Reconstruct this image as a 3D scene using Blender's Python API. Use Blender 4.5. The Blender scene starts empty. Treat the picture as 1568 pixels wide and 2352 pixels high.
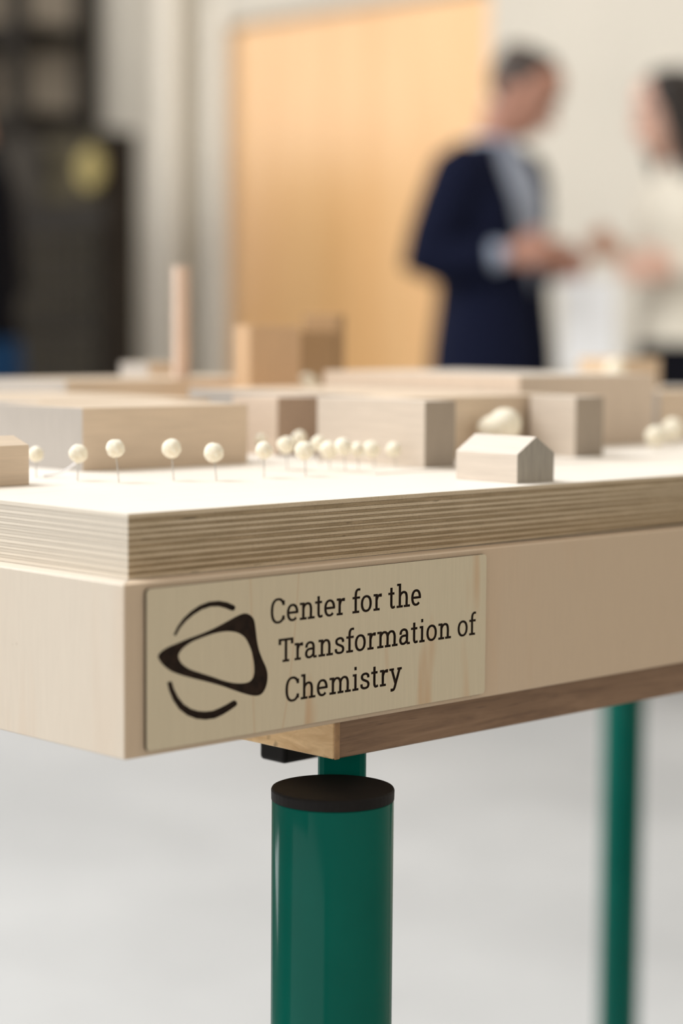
import bpy, bmesh, math, random
from mathutils import Vector, Matrix, noise
from mathutils.geometry import delaunay_2d_cdt

SC = bpy.context.scene
COL = SC.collection
random.seed(7)
MM = 0.001
TOP = 0.9            # height of the plywood surface above the floor

# ------------------------------------------------------------------ camera
cd = bpy.data.cameras.new('camera')
cam = bpy.data.objects.new('camera', cd)
COL.objects.link(cam)
cd.sensor_fit = 'HORIZONTAL'
cd.sensor_width = 24.0
cd.lens = 4746.47 / 1568 * 24.0
cd.clip_start = 0.02
cd.clip_end = 100
CAMP = Vector((-0.525058, -0.665292, TOP + 0.075092))
FW = Vector((0.6945267, 0.71419336, -0.0869512))
RT = Vector((0.71735859, -0.696661, 0.00775187))
UP = Vector((0.05503917, 0.06775907, 0.99618241))
m = Matrix.Identity(4)
for i in range(3):
    m[i][0] = RT[i]; m[i][1] = UP[i]; m[i][2] = -FW[i]; m[i][3] = CAMP[i]
cam.matrix_world = m
cd.dof.use_dof = True
cd.dof.focus_distance = 0.945
cd.dof.aperture_fstop = 4.0
SC.camera = cam

# ------------------------------------------------------------------ world, daylight and fill lamps, exposure
w = bpy.data.worlds.new('hall_daylight')
SC.world = w
w.use_nodes = True
w.node_tree.nodes['Background'].inputs[0].default_value = (1.0, 0.94, 0.86, 1)
w.node_tree.nodes['Background'].inputs[1].default_value = 0.60
vs = SC.view_settings
vs.view_transform = 'Standard'
vs.look = 'None'
vs.gamma = 1.0
vs.use_curve_mapping = False
vs.exposure = 0.0

XW, YW = 4.90, 8.30      # inner faces of the far wall and of the window wall


def area(name, loc, target, sx, sy, power, color):
    d = bpy.data.lights.new(name, 'AREA')
    d.shape = 'RECTANGLE'; d.size = sx; d.size_y = sy; d.energy = power; d.color = color
    o = bpy.data.objects.new(name, d); COL.objects.link(o)
    o.location = loc
    o.rotation_euler = (Vector(target) - Vector(loc)).to_track_quat('-Z', 'Y').to_euler()
    return o


WINDOWS = [(-2.6, -0.2), (0.4, 2.8)]
for a, b in WINDOWS:
    area('window_daylight', ((a + b) / 2, YW + 0.32, 3.0), ((a + b) / 2, 0, 2.2), b - a - 0.1, 3.8, 190, (0.98, 0.985, 1.0))
SIDE_OPENING = [(-4.6, 5.2)]       # opening made up behind the camera's left, for an added fill lamp
for a, b in SIDE_OPENING:
    area('side_fill', (-7.32, (a + b) / 2, 2.5), (0, (a + b) / 2, 2.4), b - a - 0.1, 4.4, 172, (0.98, 0.985, 1.0))
area('overhead_fill', (-0.9, 2.6, 4.6), (0.5, 0.3, 0.9), 3.6, 2.8, 295, (0.95, 0.98, 1.0))  # added lamp hung in the open to brighten upward faces; no roof around it


# ------------------------------------------------------------------ helpers
def link(o, parent=None):
    COL.objects.link(o)
    if parent: o.parent = parent
    return o


def tag(o, label=None, cat=None, group=None, kind=None):
    if label: o['label'] = label
    if cat: o['category'] = cat
    if group: o['group'] = group
    if kind: o['kind'] = kind
    return o


def thing(name, loc, label, cat, group=None, rz=0):
    o = bpy.data.objects.new(name, None)
    o.empty_display_size = 0.02
    o.location = loc; o.rotation_euler[2] = rz
    link(o)
    return tag(o, label, cat, group)


def mesh_obj(name, bm, mats, parent=None, loc=None, smooth=False):
    me = bpy.data.meshes.new(name)
    bm.to_mesh(me); bm.free()
    for mt in (mats if isinstance(mats, (list, tuple)) else [mats]):
        me.materials.append(mt)
    if smooth:
        for p in me.polygons: p.use_smooth = True
    o = bpy.data.objects.new(name, me)
    link(o, parent)
    if loc is not None: o.location = loc
    return o


def box_bm(x0, x1, y0, y1, z0, z1, bev=0.0, seg=1, bm=None):
    own = bm is None
    b = bmesh.new()
    bmesh.ops.create_cube(b, size=1)
    for v in b.verts:
        v.co = Vector((x0 + (v.co.x + .5) * (x1 - x0), y0 + (v.co.y + .5) * (y1 - y0), z0 + (v.co.z + .5) * (z1 - z0)))
    if bev > 0:
        bmesh.ops.bevel(b, geom=b.edges[:], offset=bev, segments=seg, affect='EDGES', profile=0.5)
    if own: return b
    me = bpy.data.meshes.new('t'); b.to_mesh(me); b.free(); bm.from_mesh(me); bpy.data.meshes.remove(me)
    return bm


def prism_bm(poly, z0, z1, bev=0.0):
    """poly: list of (x, y), counter-clockwise, extruded along z"""
    b = bmesh.new()
    lo = [b.verts.new((x, y, z0)) for x, y in poly]
    hi = [b.verts.new((x, y, z1)) for x, y in poly]
    n = len(poly)
    b.faces.new(lo[::-1]); b.faces.new(hi)
    for i in range(n):
        b.faces.new((lo[i], lo[(i + 1) % n], hi[(i + 1) % n], hi[i]))
    if bev > 0:
        bmesh.ops.bevel(b, geom=b.edges[:], offset=bev, segments=1, affect='EDGES', profile=0.5)
    return b


def lathe_bm(prof, seg=32, bm=None):
    b = bm or bmesh.new()
    rings = []
    for r, z in prof:
        rings.append([b.verts.new((r * math.cos(2 * math.pi * k / seg), r * math.sin(2 * math.pi * k / seg), z)) for k in range(seg)])
    for i in range(len(rings) - 1):
        for k in range(seg):
            b.faces.new((rings[i][k], rings[i][(k + 1) % seg], rings[i + 1][(k + 1) % seg], rings[i + 1][k]))
    b.faces.new(rings[0][::-1]); b.faces.new(rings[-1])
    return b


# ------------------------------------------------------------------ materials
def nt_new(name):
    mt = bpy.data.materials.new(name)
    mt.use_nodes = True
    nt = mt.node_tree
    bs = nt.nodes['Principled BSDF']
    return mt, nt, bs


def plain(name, col, rough=0.6, metal=0.0, spec=0.5, coat=0.0, var=0.06, scale=30):
    mt, nt, bs = nt_new(name)
    tc = nt.nodes.new('ShaderNodeTexCoord')
    ns = nt.nodes.new('ShaderNodeTexNoise'); ns.inputs['Scale'].default_value = scale; ns.inputs['Detail'].default_value = 3
    nt.links.new(tc.outputs['Object'], ns.inputs['Vector'])
    rp = nt.nodes.new('ShaderNodeValToRGB')
    rp.color_ramp.elements[0].position = 0.3; rp.color_ramp.elements[1].position = 0.7
    rp.color_ramp.elements[0].color = tuple(c * (1 - var) for c in col) + (1,)
    rp.color_ramp.elements[1].color = tuple(min(1, c * (1 + var)) for c in col) + (1,)
    nt.links.new(ns.outputs['Fac'], rp.inputs['Fac'])
    nt.links.new(rp.outputs['Color'], bs.inputs['Base Color'])
    bs.inputs['Roughness'].default_value = rough
    bs.inputs['Metallic'].default_value = metal
    bs.inputs['Specular IOR Level'].default_value = spec
    bs.inputs['Coat Weight'].default_value = coat
    bs.inputs['Coat Roughness'].default_value = 0.08
    return mt


def mixrgb(nt, fac, a, b, mode='MIX'):
    n = nt.nodes.new('ShaderNodeMix'); n.data_type = 'RGBA'; n.blend_type = mode
    for sock, v in ((n.inputs['Factor'], fac), (n.inputs['A'], a), (n.inputs['B'], b)):
        if hasattr(v, 'links'): nt.links.new(v, sock)
        elif isinstance(v, (int, float)): sock.default_value = v
        else: sock.default_value = tuple(v) + (1,) if len(v) == 3 else v
    return n.outputs['Result']


def nz(nt, vec, scale, detail=4, rough=0.55, dist=0.0, stretch=(1, 1, 1), rot=(0, 0, 0), off=(0, 0, 0)):
    mp = nt.nodes.new('ShaderNodeMapping')
    mp.inputs['Scale'].default_value = stretch; mp.inputs['Rotation'].default_value = rot; mp.inputs['Location'].default_value = off
    nt.links.new(vec, mp.inputs['Vector'])
    n = nt.nodes.new('ShaderNodeTexNoise')
    n.inputs['Scale'].default_value = scale; n.inputs['Detail'].default_value = detail
    n.inputs['Roughness'].default_value = rough; n.inputs['Distortion'].default_value = dist
    nt.links.new(mp.outputs['Vector'], n.inputs['Vector'])
    return n.outputs['Fac']


def ramp(nt, fac, stops):
    r = nt.nodes.new('ShaderNodeValToRGB')
    el = r.color_ramp.elements
    while len(el) < len(stops): el.new(0.5)
    for e, (p, c) in zip(el, stops):
        e.position = p; e.color = tuple(c) + (1,) if len(c) == 3 else c
    nt.links.new(fac, r.inputs['Fac'])
    return r.outputs['Color']


def maprange(nt, v, a, b, c=0.0, d=1.0):
    n = nt.nodes.new('ShaderNodeMapRange')
    n.inputs['From Min'].default_value = a; n.inputs['From Max'].default_value = b
    n.inputs['To Min'].default_value = c; n.inputs['To Max'].default_value = d
    nt.links.new(v, n.inputs['Value'])
    return n.outputs['Result']


def math_n(nt, op, a, b=0.0):
    n = nt.nodes.new('ShaderNodeMath'); n.operation = op
    for s, v in ((n.inputs[0], a), (n.inputs[1], b)):
        if hasattr(v, 'links'): nt.links.new(v, s)
        else: s.default_value = v
    return n.outputs[0]


def bump(nt, bs, h, strength=0.2, dist=0.0003):
    b = nt.nodes.new('ShaderNodeBump')
    b.inputs['Strength'].default_value = strength; b.inputs['Distance'].default_value = dist
    nt.links.new(h, b.inputs['Height']); nt.links.new(b.outputs['Normal'], bs.inputs['Normal'])


def beech(name, axis, lg, eg, tilt=0.6, ec=.05):
    """solid beech: pale long grain, darker slanting rings on the two end-grain faces"""
    mt, nt, bs = nt_new(name)
    tc = nt.nodes.new('ShaderNodeTexCoord')
    ob = tc.outputs['Object']
    st = {'X': (.06, 1, 1), 'Y': (1, .06, 1), 'Z': (1, 1, .06)}[axis]
    f1 = nz(nt, ob, 420, 4, .6, 0.3, st)
    f2 = nz(nt, ob, 1500, 2, .6, 0.0, st)
    a = ramp(nt, f1, [(.3, tuple(c * .9 for c in lg)), (.7, tuple(min(1, c * 1.06) for c in lg))])
    a = mixrgb(nt, maprange(nt, f2, .55, .8, 0, .14), a, tuple(c * .72 for c in lg))
    rot = {'X': (tilt, 0, 0), 'Y': (0, tilt, 0), 'Z': (0, 0, tilt)}[axis]
    st2 = {'X': (1, 1, .12), 'Y': (1, 1, .12), 'Z': (.12, 1, 1)}[axis]
    e1 = nz(nt, ob, 520, 3, .55, 0.2, st2, rot)
    e = ramp(nt, e1, [(.3, tuple(c * (1 - ec) for c in eg)), (.7, tuple(c * (1 + ec) for c in eg))])
    sp = nt.nodes.new('ShaderNodeSeparateXYZ'); nt.links.new(tc.outputs['Normal'], sp.inputs[0])
    k = math_n(nt, 'GREATER_THAN', math_n(nt, 'ABSOLUTE', sp.outputs['XYZ'.index(axis)]), 0.75)
    nt.links.new(mixrgb(nt, k, a, e), bs.inputs['Base Color'])
    bs.inputs['Roughness'].default_value = 0.36
    bs.inputs['Specular IOR Level'].default_value = 0.5
    bump(nt, bs, f1, .12, .0003)
    return mt


LG = (0.67, 0.535, 0.40)
EG = (0.42, 0.35, 0.28)
BEECH_X = beech('beech_grain_along_x', 'X', LG, (0.42, 0.385, 0.35))
BEECH_Y = beech('beech_grain_along_y', 'Y', (0.64, 0.55, 0.46), (.34, .28, .22))
BEECH_P = beech('beech_pale', 'Z', (0.66, 0.54, 0.43), (.62, .55, .47))
TOWER = beech('brown_tower_wood', 'Z', (.63, .42, .25), (.6, .45, .3))
TOWER2 = beech('dark_tower_wood', 'Z', (.36, .22, .105), (.45, .3, .18))
BEECH_Z = beech('beech_grain_upright', 'Z', (0.62, 0.46, 0.31), EG)
BEECH_H = beech('beech_house', 'Y', (0.66, 0.575, 0.49), (0.37, 0.335, 0.285), -0.75, .14)


def birch(name, base, axis='Z', streak=(0.60, 0.40, 0.25), amount=.5, contour=True, seedoff=(0, 0, 0), sscale=26):
    """rotary-cut birch veneer: faint fibre, pinkish-brown streaks and a few flame contours"""
    mt, nt, bs = nt_new(name)
    tc = nt.nodes.new('ShaderNodeTexCoord'); ob = tc.outputs['Object']
    st = {'X': (.05, 1, 1), 'Y': (1, .05, 1), 'Z': (1, 1, .05)}[axis]
    st2 = {'X': (.16, 1, 1), 'Y': (1, .16, 1), 'Z': (1, 1, .16)}[axis]
    fib = nz(nt, ob, 900, 3, .6, 0, st, off=seedoff)
    col = ramp(nt, fib, [(.25, tuple(c * .96 for c in base)), (.75, tuple(min(1, c * 1.03) for c in base))])
    big = nz(nt, ob, 9, 3, .5, 0, st2, off=seedoff)
    col = mixrgb(nt, maprange(nt, big, .35, .7, 0, .22), col, (base[0] * .93, base[1] * .84, base[2] * .76))
    s = nz(nt, ob, sscale, 3, .55, .5, st2, off=tuple(v + 3.3 for v in seedoff))
    col = mixrgb(nt, maprange(nt, s, .565, .63, 0, amount), col, streak)
    if contour:
        c = nz(nt, ob, 14, 1, .4, .2, st2, off=tuple(v + 9.1 for v in seedoff))
        band = math_n(nt, 'ABSOLUTE', math_n(nt, 'SUBTRACT', c, .60))
        col = mixrgb(nt, maprange(nt, band, .004, .0, 0, amount * .6), col, streak)
    sp = nz(nt, ob, 700, 2, .5, 0, (1, 1, .35), off=seedoff)
    col = mixrgb(nt, maprange(nt, sp, .76, .82, 0, .5), col, (.15, .09, .05))
    nt.links.new(col, bs.inputs['Base Color'])
    bs.inputs['Roughness'].default_value = 0.5
    bs.inputs['Specular IOR Level'].default_value = 0.35
    bump(nt, bs, fib, .1, .0002)
    return mt


BIRCH_TOP = birch('birch_face_veneer', (0.80, 0.74, 0.66), 'X', (.72, .62, .52), .3)
BIRCH_BOX = birch('birch_box_veneer', (0.63, 0.495, 0.36), 'Z', (.62, .44, .29), .35, True, (5, 2, 1), 12)
BIRCH_SIDE = birch('birch_side_veneer', (0.68, 0.60, 0.50), 'Z', (.62, .46, .33), .3, True, (1, 7, 3), 12)
BIRCH_PLATE = birch('birch_sign_veneer', (0.66, 0.575, 0.42), 'Z', (.58, .37, .21), .85, True, (2, 0, 0), 24)


def ply_mat(name, lo, hi, side):
    mt, nt, bs = nt_new(name)
    tc = nt.nodes.new('ShaderNodeTexCoord'); ob = tc.outputs['Object']
    g = nz(nt, ob, 160, 4, .65, .2, (.25, .25, 4))
    fine = nz(nt, ob, 1300, 3, .7, 0, (.5, .5, 1))
    col = ramp(nt, g, [(.3, lo), (.7, hi)])
    col = mixrgb(nt, maprange(nt, fine, .5, .75, 0, .5), col, tuple(c * .62 for c in lo))
    sp = nz(nt, ob, 90, 2, .5, 0, (.5, .5, 6))
    col = mixrgb(nt, maprange(nt, sp, .70, .76, 0, .7), col, tuple(c * .3 for c in lo))
    # the grain runs the other way on the short edge, where every ply shows paler
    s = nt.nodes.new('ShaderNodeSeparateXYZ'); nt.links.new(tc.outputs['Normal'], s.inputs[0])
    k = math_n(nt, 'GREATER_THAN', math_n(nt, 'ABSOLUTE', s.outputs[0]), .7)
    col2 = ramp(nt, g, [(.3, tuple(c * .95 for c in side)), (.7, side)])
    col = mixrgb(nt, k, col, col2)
    # top veneer faces
    nt.links.new(col, bs.inputs['Base Color'])
    bs.inputs['Roughness'].default_value = .75
    bs.inputs['Specular IOR Level'].default_value = .2
    bump(nt, bs, fine, .5, .0004)
    return mt


PLY_L = ply_mat('ply_long_grain', (.56, .45, .31), (.70, .58, .43), (.74, .67, .57))
PLY_D = ply_mat('ply_cross_grain', (.28, .21, .125), (.46, .35, .225), (.63, .57, .485))
PLY_GLUE = plain('ply_glue_line', (.16, .11, .07), .8)

BURNT = plain('laser_burnt_wood', (0.020, 0.011, 0.007), .7, spec=.15, var=.4, scale=250)
BURNT_EDGE = plain('laser_burnt_edge', (0.055, 0.035, 0.02), .75, spec=.2, var=.3, scale=200)


def oak_mat():
    mt, nt, bs = nt_new('oak_veneer')
    tc = nt.nodes.new('ShaderNodeTexCoord'); ob = tc.outputs['Object']
    g = nz(nt, ob, 240, 5, .65, .6, (.07, .4, 1))
    col = ramp(nt, g, [(.3, (.16, .088, .05)), (.55, (.26, .155, .09)), (.75, (.32, .20, .125))])
    pores = nz(nt, ob, 900, 2, .6, 0, (.06, 1, 1))
    col = mixrgb(nt, maprange(nt, pores, .62, .72, 0, .55), col, (.12, .065, .04))
    s = nt.nodes.new('ShaderNodeSeparateXYZ'); nt.links.new(tc.outputs['Normal'], s.inputs[0])
    k = math_n(nt, 'GREATER_THAN', math_n(nt, 'ABSOLUTE', s.outputs[0]), .7)
    e = nz(nt, ob, 160, 4, .6, .8, (1, .25, 1))
    ec = ramp(nt, e, [(.25, (.62, .38, .17)), (.6, (.86, .60, .32)), (.8, (.92, .70, .42))])
    dk = nz(nt, ob, 55, 3, .7, 0)
    ec = mixrgb(nt, maprange(nt, dk, .60, .72, 0, .8), ec, (.16, .09, .04))
    nt.links.new(mixrgb(nt, k, col, ec), bs.inputs['Base Color'])
    bs.inputs['Roughness'].default_value = .5
    bump(nt, bs, pores, .25, .0003)
    return mt


OAK = oak_mat()
OAK_BAND = plain('oak_edge_band', (.36, .21, .10), .55, var=.25, scale=180)
GREEN = plain('green_enamel', (0.001, 0.104, 0.078), .13, spec=.1, coat=0.0, var=.06, scale=25)
BLACKP = plain('black_plastic', (0.007, 0.0055, 0.005), .6, spec=.2, var=.2, scale=120)
STEELP = plain('pin_steel', (.55, .53, .50), .35, metal=1.0)


def foam_mat():
    mt, nt, bs = nt_new('cream_foam_ball')
    tc = nt.nodes.new('ShaderNodeTexCoord'); ob = tc.outputs['Object']
    n = nz(nt, ob, 500, 3, .6)
    col = ramp(nt, n, [(.35, (.80, .72, .56)), (.65, (.88, .83, .70))])
    nt.links.new(col, bs.inputs['Base Color'])
    bs.inputs['Roughness'].default_value = .7
    bs.inputs['Subsurface Weight'].default_value = .25
    bs.inputs['Subsurface Radius'].default_value = (.004, .003, .002)
    bump(nt, bs, n, .5, .0006)
    return mt


FOAM = foam_mat()


def wall_mat(name, col, var=.05):
    mt, nt, bs = nt_new(name)
    tc = nt.nodes.new('ShaderNodeTexCoord'); ob = tc.outputs['Object']
    n = nz(nt, ob, 1.3, 5, .6)
    n2 = nz(nt, ob, 60, 3, .6)
    c = ramp(nt, n, [(.3, tuple(v * (1 - var) for v in col)), (.7, tuple(min(1, v * (1 + var)) for v in col))])
    nt.links.new(c, bs.inputs['Base Color'])
    bs.inputs['Roughness'].default_value = .8
    bump(nt, bs, n2, .2, .002)
    return mt


WALL = wall_mat('cream_plaster', (.62, .57, .485))
FLOORM = wall_mat('pale_concrete', (.44, .44, .435), .12)


def door_mat():
    mt, nt, bs = nt_new('orange_plywood_door')
    tc = nt.nodes.new('ShaderNodeTexCoord'); ob = tc.outputs['Object']
    n = nz(nt, ob, 5, 4, .6, .4, (1, 1, .12))
    c = ramp(nt, n, [(.3, (.75, .405, .15)), (.7, (.87, .535, .25))])
    nt.links.new(c, bs.inputs['Base Color'])
    bs.inputs['Roughness'].default_value = .4
    return mt


DOORM = door_mat()
TRIMM = plain('pale_trim_paint', (.74, .67, .56), .5)

# ------------------------------------------------------------------ the hall
fl = mesh_obj('floor', box_bm(-7.4, 5.2, -5.5, 8.7, -.12, 0), FLOORM); tag(fl, kind='structure')
DY0, DY1, DZ = 4.20, 5.585, 2.175         # the door opening in the far wall
bm = box_bm(XW, XW + .3, -5.5, DY0, 0, 5.2)
box_bm(XW, XW + .3, DY1, YW + .3, 0, 5.2, bm=bm)
box_bm(XW, XW + .3, DY0, DY1, DZ, 5.2, bm=bm)
tag(mesh_obj('wall_back', bm, WALL), kind='structure')
bm = bmesh.new()
xs = [-7.4] + [v for p in WINDOWS for v in p] + [XW]
for k in range(0, len(xs), 2): box_bm(xs[k], xs[k + 1], YW, YW + .3, 0, 5.2, bm=bm)
for a, b in WINDOWS:
    box_bm(a, b, YW, YW + .3, 0, 1.0, bm=bm); box_bm(a, b, YW, YW + .3, 4.95, 5.2, bm=bm)
tag(mesh_obj('wall_left', bm, WALL), kind='structure')
bm = bmesh.new()
ys = [-5.5] + [v for p in SIDE_OPENING for v in p] + [YW]
for k in range(0, len(ys), 2): box_bm(-7.3, -7.0, ys[k], ys[k + 1], 0, 5.2, bm=bm)
for a, b in SIDE_OPENING:
    box_bm(-7.3, -7.0, a, b, 4.8, 5.2, bm=bm)
tag(mesh_obj('wall_front', bm, WALL), kind='structure')
tag(mesh_obj('wall_right', box_bm(-7.3, XW + .3, -5.8, -5.5, 0, 5.2), WALL), kind='structure')
n = 0
for a, b in WINDOWS:
    n += 1
    root = thing('window_%d' % n, ((a + b) / 2, YW + .12, 1.0), None, None); tag(root, kind='structure')
    hw = (b - a) / 2
    fr = bmesh.new()
    for x0, x1, z0, z1 in ((-hw, -hw + .06, 0, 3.95), (hw - .06, hw, 0, 3.95), (-hw, hw, 0, .06), (-hw, hw, 3.89, 3.95)):
        box_bm(x0, x1, -.03, .03, z0, z1, bm=fr)
    mesh_obj('window_frame', fr, TRIMM, root)
    for k in range(1, 3): mesh_obj('mullion', box_bm(-hw + 2 * hw * k / 3 - .02, -hw + 2 * hw * k / 3 + .02, -.02, .02, 0.06, 3.89), TRIMM, root)
    for k in range(1, 4): mesh_obj('glazing_bar', box_bm(-hw, hw, -.018, .018, 3.95 * k / 4 - .018, 3.95 * k / 4 + .018), TRIMM, root)
# the orange wooden door and its pale lining
root = thing('door_1', (XW, (DY0 + DY1) / 2, 0), None, None); tag(root, kind='structure')
hw = (DY1 - DY0) / 2
mesh_obj('door_leaf', box_bm(.03, .08, -hw + .012, hw, 0.01, DZ - .012, .004), DOORM, root)
mesh_obj('door_stop', box_bm(.055, .10, -hw, -hw + .012, 0, DZ), plain('dark_gap_strip', (.20, .11, .05), .6), root)
fr = bmesh.new()
box_bm(-.012, .0, hw, hw + .10, 0, DZ + .09, .003, bm=fr)
mesh_obj('door_frame', fr, TRIMM, root)
tag(mesh_obj('trim_1', box_bm(XW - .09, XW, 5.79, 5.90, 0, 5.2, .004), TRIMM), kind='structure')      # pipe chase beside the corner
tag(mesh_obj('trim_2', box_bm(XW - .03, XW, 2.70, 2.93, 0, 5.2, .004), plain('rosy_pilaster', (.70, .55, .48), .7)), kind='structure')
tag(mesh_obj('baseboard_back', box_bm(XW - .018, XW, -5.5, DY0, 0, .1, .003), TRIMM), kind='structure')

# ------------------------------------------------------------------ the table under the model
TL, TW = 1.75, 1.03


def P(x, y, z=0): return Vector((x * MM, y * MM, TOP + z * MM))


tab = thing('steel_frame_table', (0.111, -0.007, 0), 'oak-topped table on green steel tube legs under the plywood box', 'table')


def tab_part(name, bm, mat, parent=None, smooth=False):
    o = mesh_obj(name, bm, mat, parent or tab, smooth=smooth)
    return o


tx, ty = 0.111, -0.007
ZB = TOP - .0985      # underside of the box
b = box_bm(.1175 - tx, 1.63 - tx, -.004 - ty, 1.01 - ty, ZB - .019, ZB - .0002, .0006)
brd = tab_part('tabletop', b, OAK)
b = box_bm(.1141 - tx, .1172 - tx, -.004 - ty, 1.01 - ty, ZB - .019, ZB - .0002, .0005)
tab_part('end_panel', b, OAK, brd)
b = box_bm(.1141 - tx, .1172 - tx, -.0052 - ty, -.0042 - ty, ZB - .019, ZB - .0002, .0003)
tab_part('edge_band', b, OAK_BAND, brd)


def tube(name, x, y, r, z0, z1, mat, parent, seg=48):
    b = lathe_bm([(r - .0008, z0), (r, z0 + .0008), (r, z1 - .0008), (r - .0008, z1)], seg)
    for v in b.verts: v.co.x += x - tx; v.co.y += y - ty
    return tab_part(name, b, mat, parent, True)


for (x, y, ax, ay) in ((.111, -.007, .035, .030), (1.633, 1.014, -.035, -.03), (1.633, -.007, -.035, .03), (.111, 1.014, .035, -.03)):
    zt = TOP - .129
    lg = tube('leg', x, y,   .0275, .012, zt - .0050, GREEN, None)
    # black stopper with a shallow rim and domed edge
    b = lathe_bm([(.0235, zt - .03), (.0235, zt - .0051), (.0277, zt - .0051), (.0278, zt - .0010), (.0274, zt - .0002), (.0266, zt)], 56)
    for v in b.verts: v.co.x += x - tx; v.co.y += y - ty
    cp = tab_part('end_cap', b, BLACKP, lg)
    cp['label'] = 'black plastic stopper on the tube end'
    b = lathe_bm([(.031, 0), (.031, .008), (.028, .0125)], 40)
    for v in b.verts: v.co.x += x - tx; v.co.y += y - ty
    tab_part('foot_pad', b, BLACKP, lg)
    # upright arm that carries the top, joined to the tube by a plate
    sx = 1 if ax > 0 else -1
    sy = 1 if ay > 0 else -1
    ca, sa = math.cos(math.pi / 4), math.sin(math.pi / 4)
    b = box_bm(-.0113, .0113, -.009, .009, TOP - .31, ZB - .0192, .003, 2)
    for v in b.verts:
        X, Y = v.co.x, v.co.y
        v.co.x = x + ax + ca * X + sa * Y - tx; v.co.y = y + ay - sa * X + ca * Y - ty
    tab_part('support_arm', b, GREEN, lg, False)
    for zz in (.17, .28):
        b = bmesh.new()
        p0, p1 = Vector((x - tx, y - ty)), Vector((x + ax - tx, y + ay - ty))
        d = (p1 - p0).normalized(); nn = Vector((-d.y, d.x)) * .008
        box = [p0 + nn + d * .02, p0 - nn + d * .02, p1 - nn, p1 + nn]
        b = prism_bm([(q.x, q.y) for q in box], TOP - zz - .025, TOP - zz)
        bmesh.ops.recalc_face_normals(b, faces=b.faces)
        tab_part('bracket_plate', b, GREEN, lg)
# black cross rails below the top
for yy in (.060, .93):
    b = box_bm(.143 - tx, 1.60 - tx, yy - ty, yy + .0185 - ty, ZB - .0355, ZB - .0192, .0022, 3)
    o = tab_part('cross_rail', b, BLACKP, None)
    o['label'] = 'black steel rail below the tabletop'

# ------------------------------------------------------------------ the box with the sign
ox, oy, hb = .0125, .0133, .0715
BZ1, BZ0 = TOP - .027, TOP - .0985
boxr = thing('model_plinth_box', (0, 0, BZ0), 'pale birch plywood box carrying the thick plywood slab', 'box')
x0, y0, x1, y1, t = -ox, -oy, TL + ox, TW + oy, .012
H = BZ1 - BZ0
B2 = .0004
mesh_obj('front_panel', prism_bm([(x0, y0), (x1, y0), (x1 - t, y0 + t), (x0 + t, y0 + t)], 0, H, B2), BIRCH_BOX, boxr)
mesh_obj('side_panel', prism_bm([(x0, y0), (x0 + t, y0 + t), (x0 + t, y1 - t), (x0, y1)], 0, H, B2), BIRCH_SIDE, boxr)
mesh_obj('side_panel', prism_bm([(x1, y0), (x1, y1), (x1 - t, y1 - t), (x1 - t, y0 + t)], 0, H, B2), BIRCH_SIDE, boxr)
mesh_obj('back_panel', prism_bm([(x0, y1), (x0 + t, y1 - t), (x1 - t, y1 - t), (x1, y1)], 0, H, B2), BIRCH_BOX, boxr)
mesh_obj('top_panel', box_bm(x0 + t, x1 - t, y0 + t, y1 - t, H - .012, H - .0002), BIRCH_TOP, boxr)
mesh_obj('bottom_panel', box_bm(x0 + t, x1 - t, y0 + t, y1 - t, 0.0003, .009), BIRCH_TOP, boxr)

# ------------------------------------------------------------------ plywood slab of nineteen plies
slab = thing('plywood_slab', (0, 0, TOP - .027), 'thick many-layered birch plywood slab the wooden model stands on', 'board')
TH = [2.06, 1.9, 1.5, 1.3, 1.3, 1.1, 1.3, 1.5, .85, 1.7, 1.3, 1.3, 1.5, 1.5, 1.1, 1.5, 1.3, 1.3, 1.7]
s = 27.0 / sum(TH)
z = 27.0
for i, th in enumerate(TH):
    th *= s
    rec = (0 if i % 2 == 0 else .10) + random.random() * .06
    if i in (0,): rec = 0
    zl = 0.0 if i == len(TH) - 1 else z - th + .05
    zh = 27.0 if i == 0 else z - .05
    bmx = box_bm(rec * MM, TL - rec * MM, rec * MM, TW - rec * MM, zl * MM, zh * MM, .00004 if i else .00012)
    if i == len(TH) - 1:      # the lowest veneer is planed away towards the right, leaving a dark gap over the box
        bmx.free(); bmx = bmesh.new()
        a_, rr_ = rec * MM, []
        for sx_, dz_ in ((a_, 0), (.15, 0), (.39, 1.15 * MM), (TL - .05, 1.15 * MM), (TL - a_, 0)):
            rr_.append([bmx.verts.new(q) for q in ((sx_, a_, dz_), (sx_, TW - a_, dz_), (sx_, TW - a_, zh * MM), (sx_, a_, zh * MM))])
        for u in range(4):
            for k in range(4): bmx.faces.new((rr_[u][k], rr_[u][(k + 1) % 4], rr_[u + 1][(k + 1) % 4], rr_[u + 1][k]))
        bmx.faces.new(rr_[0]); bmx.faces.new(rr_[-1])
        bmesh.ops.recalc_face_normals(bmx, faces=bmx.faces)
    o = mesh_obj('ply', bmx, [PLY_L if i % 2 == 0 else PLY_D], slab)
    if i == 0:
        o.data.materials.append(BIRCH_TOP)
        for p in o.data.polygons:
            if p.normal.z > .9: p.material_index = 1
    z -= th
mesh_obj('glue_core', box_bm(.0003, TL - .0003, .0003, TW - .0003, .0013, .0262), PLY_GLUE, slab)

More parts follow.
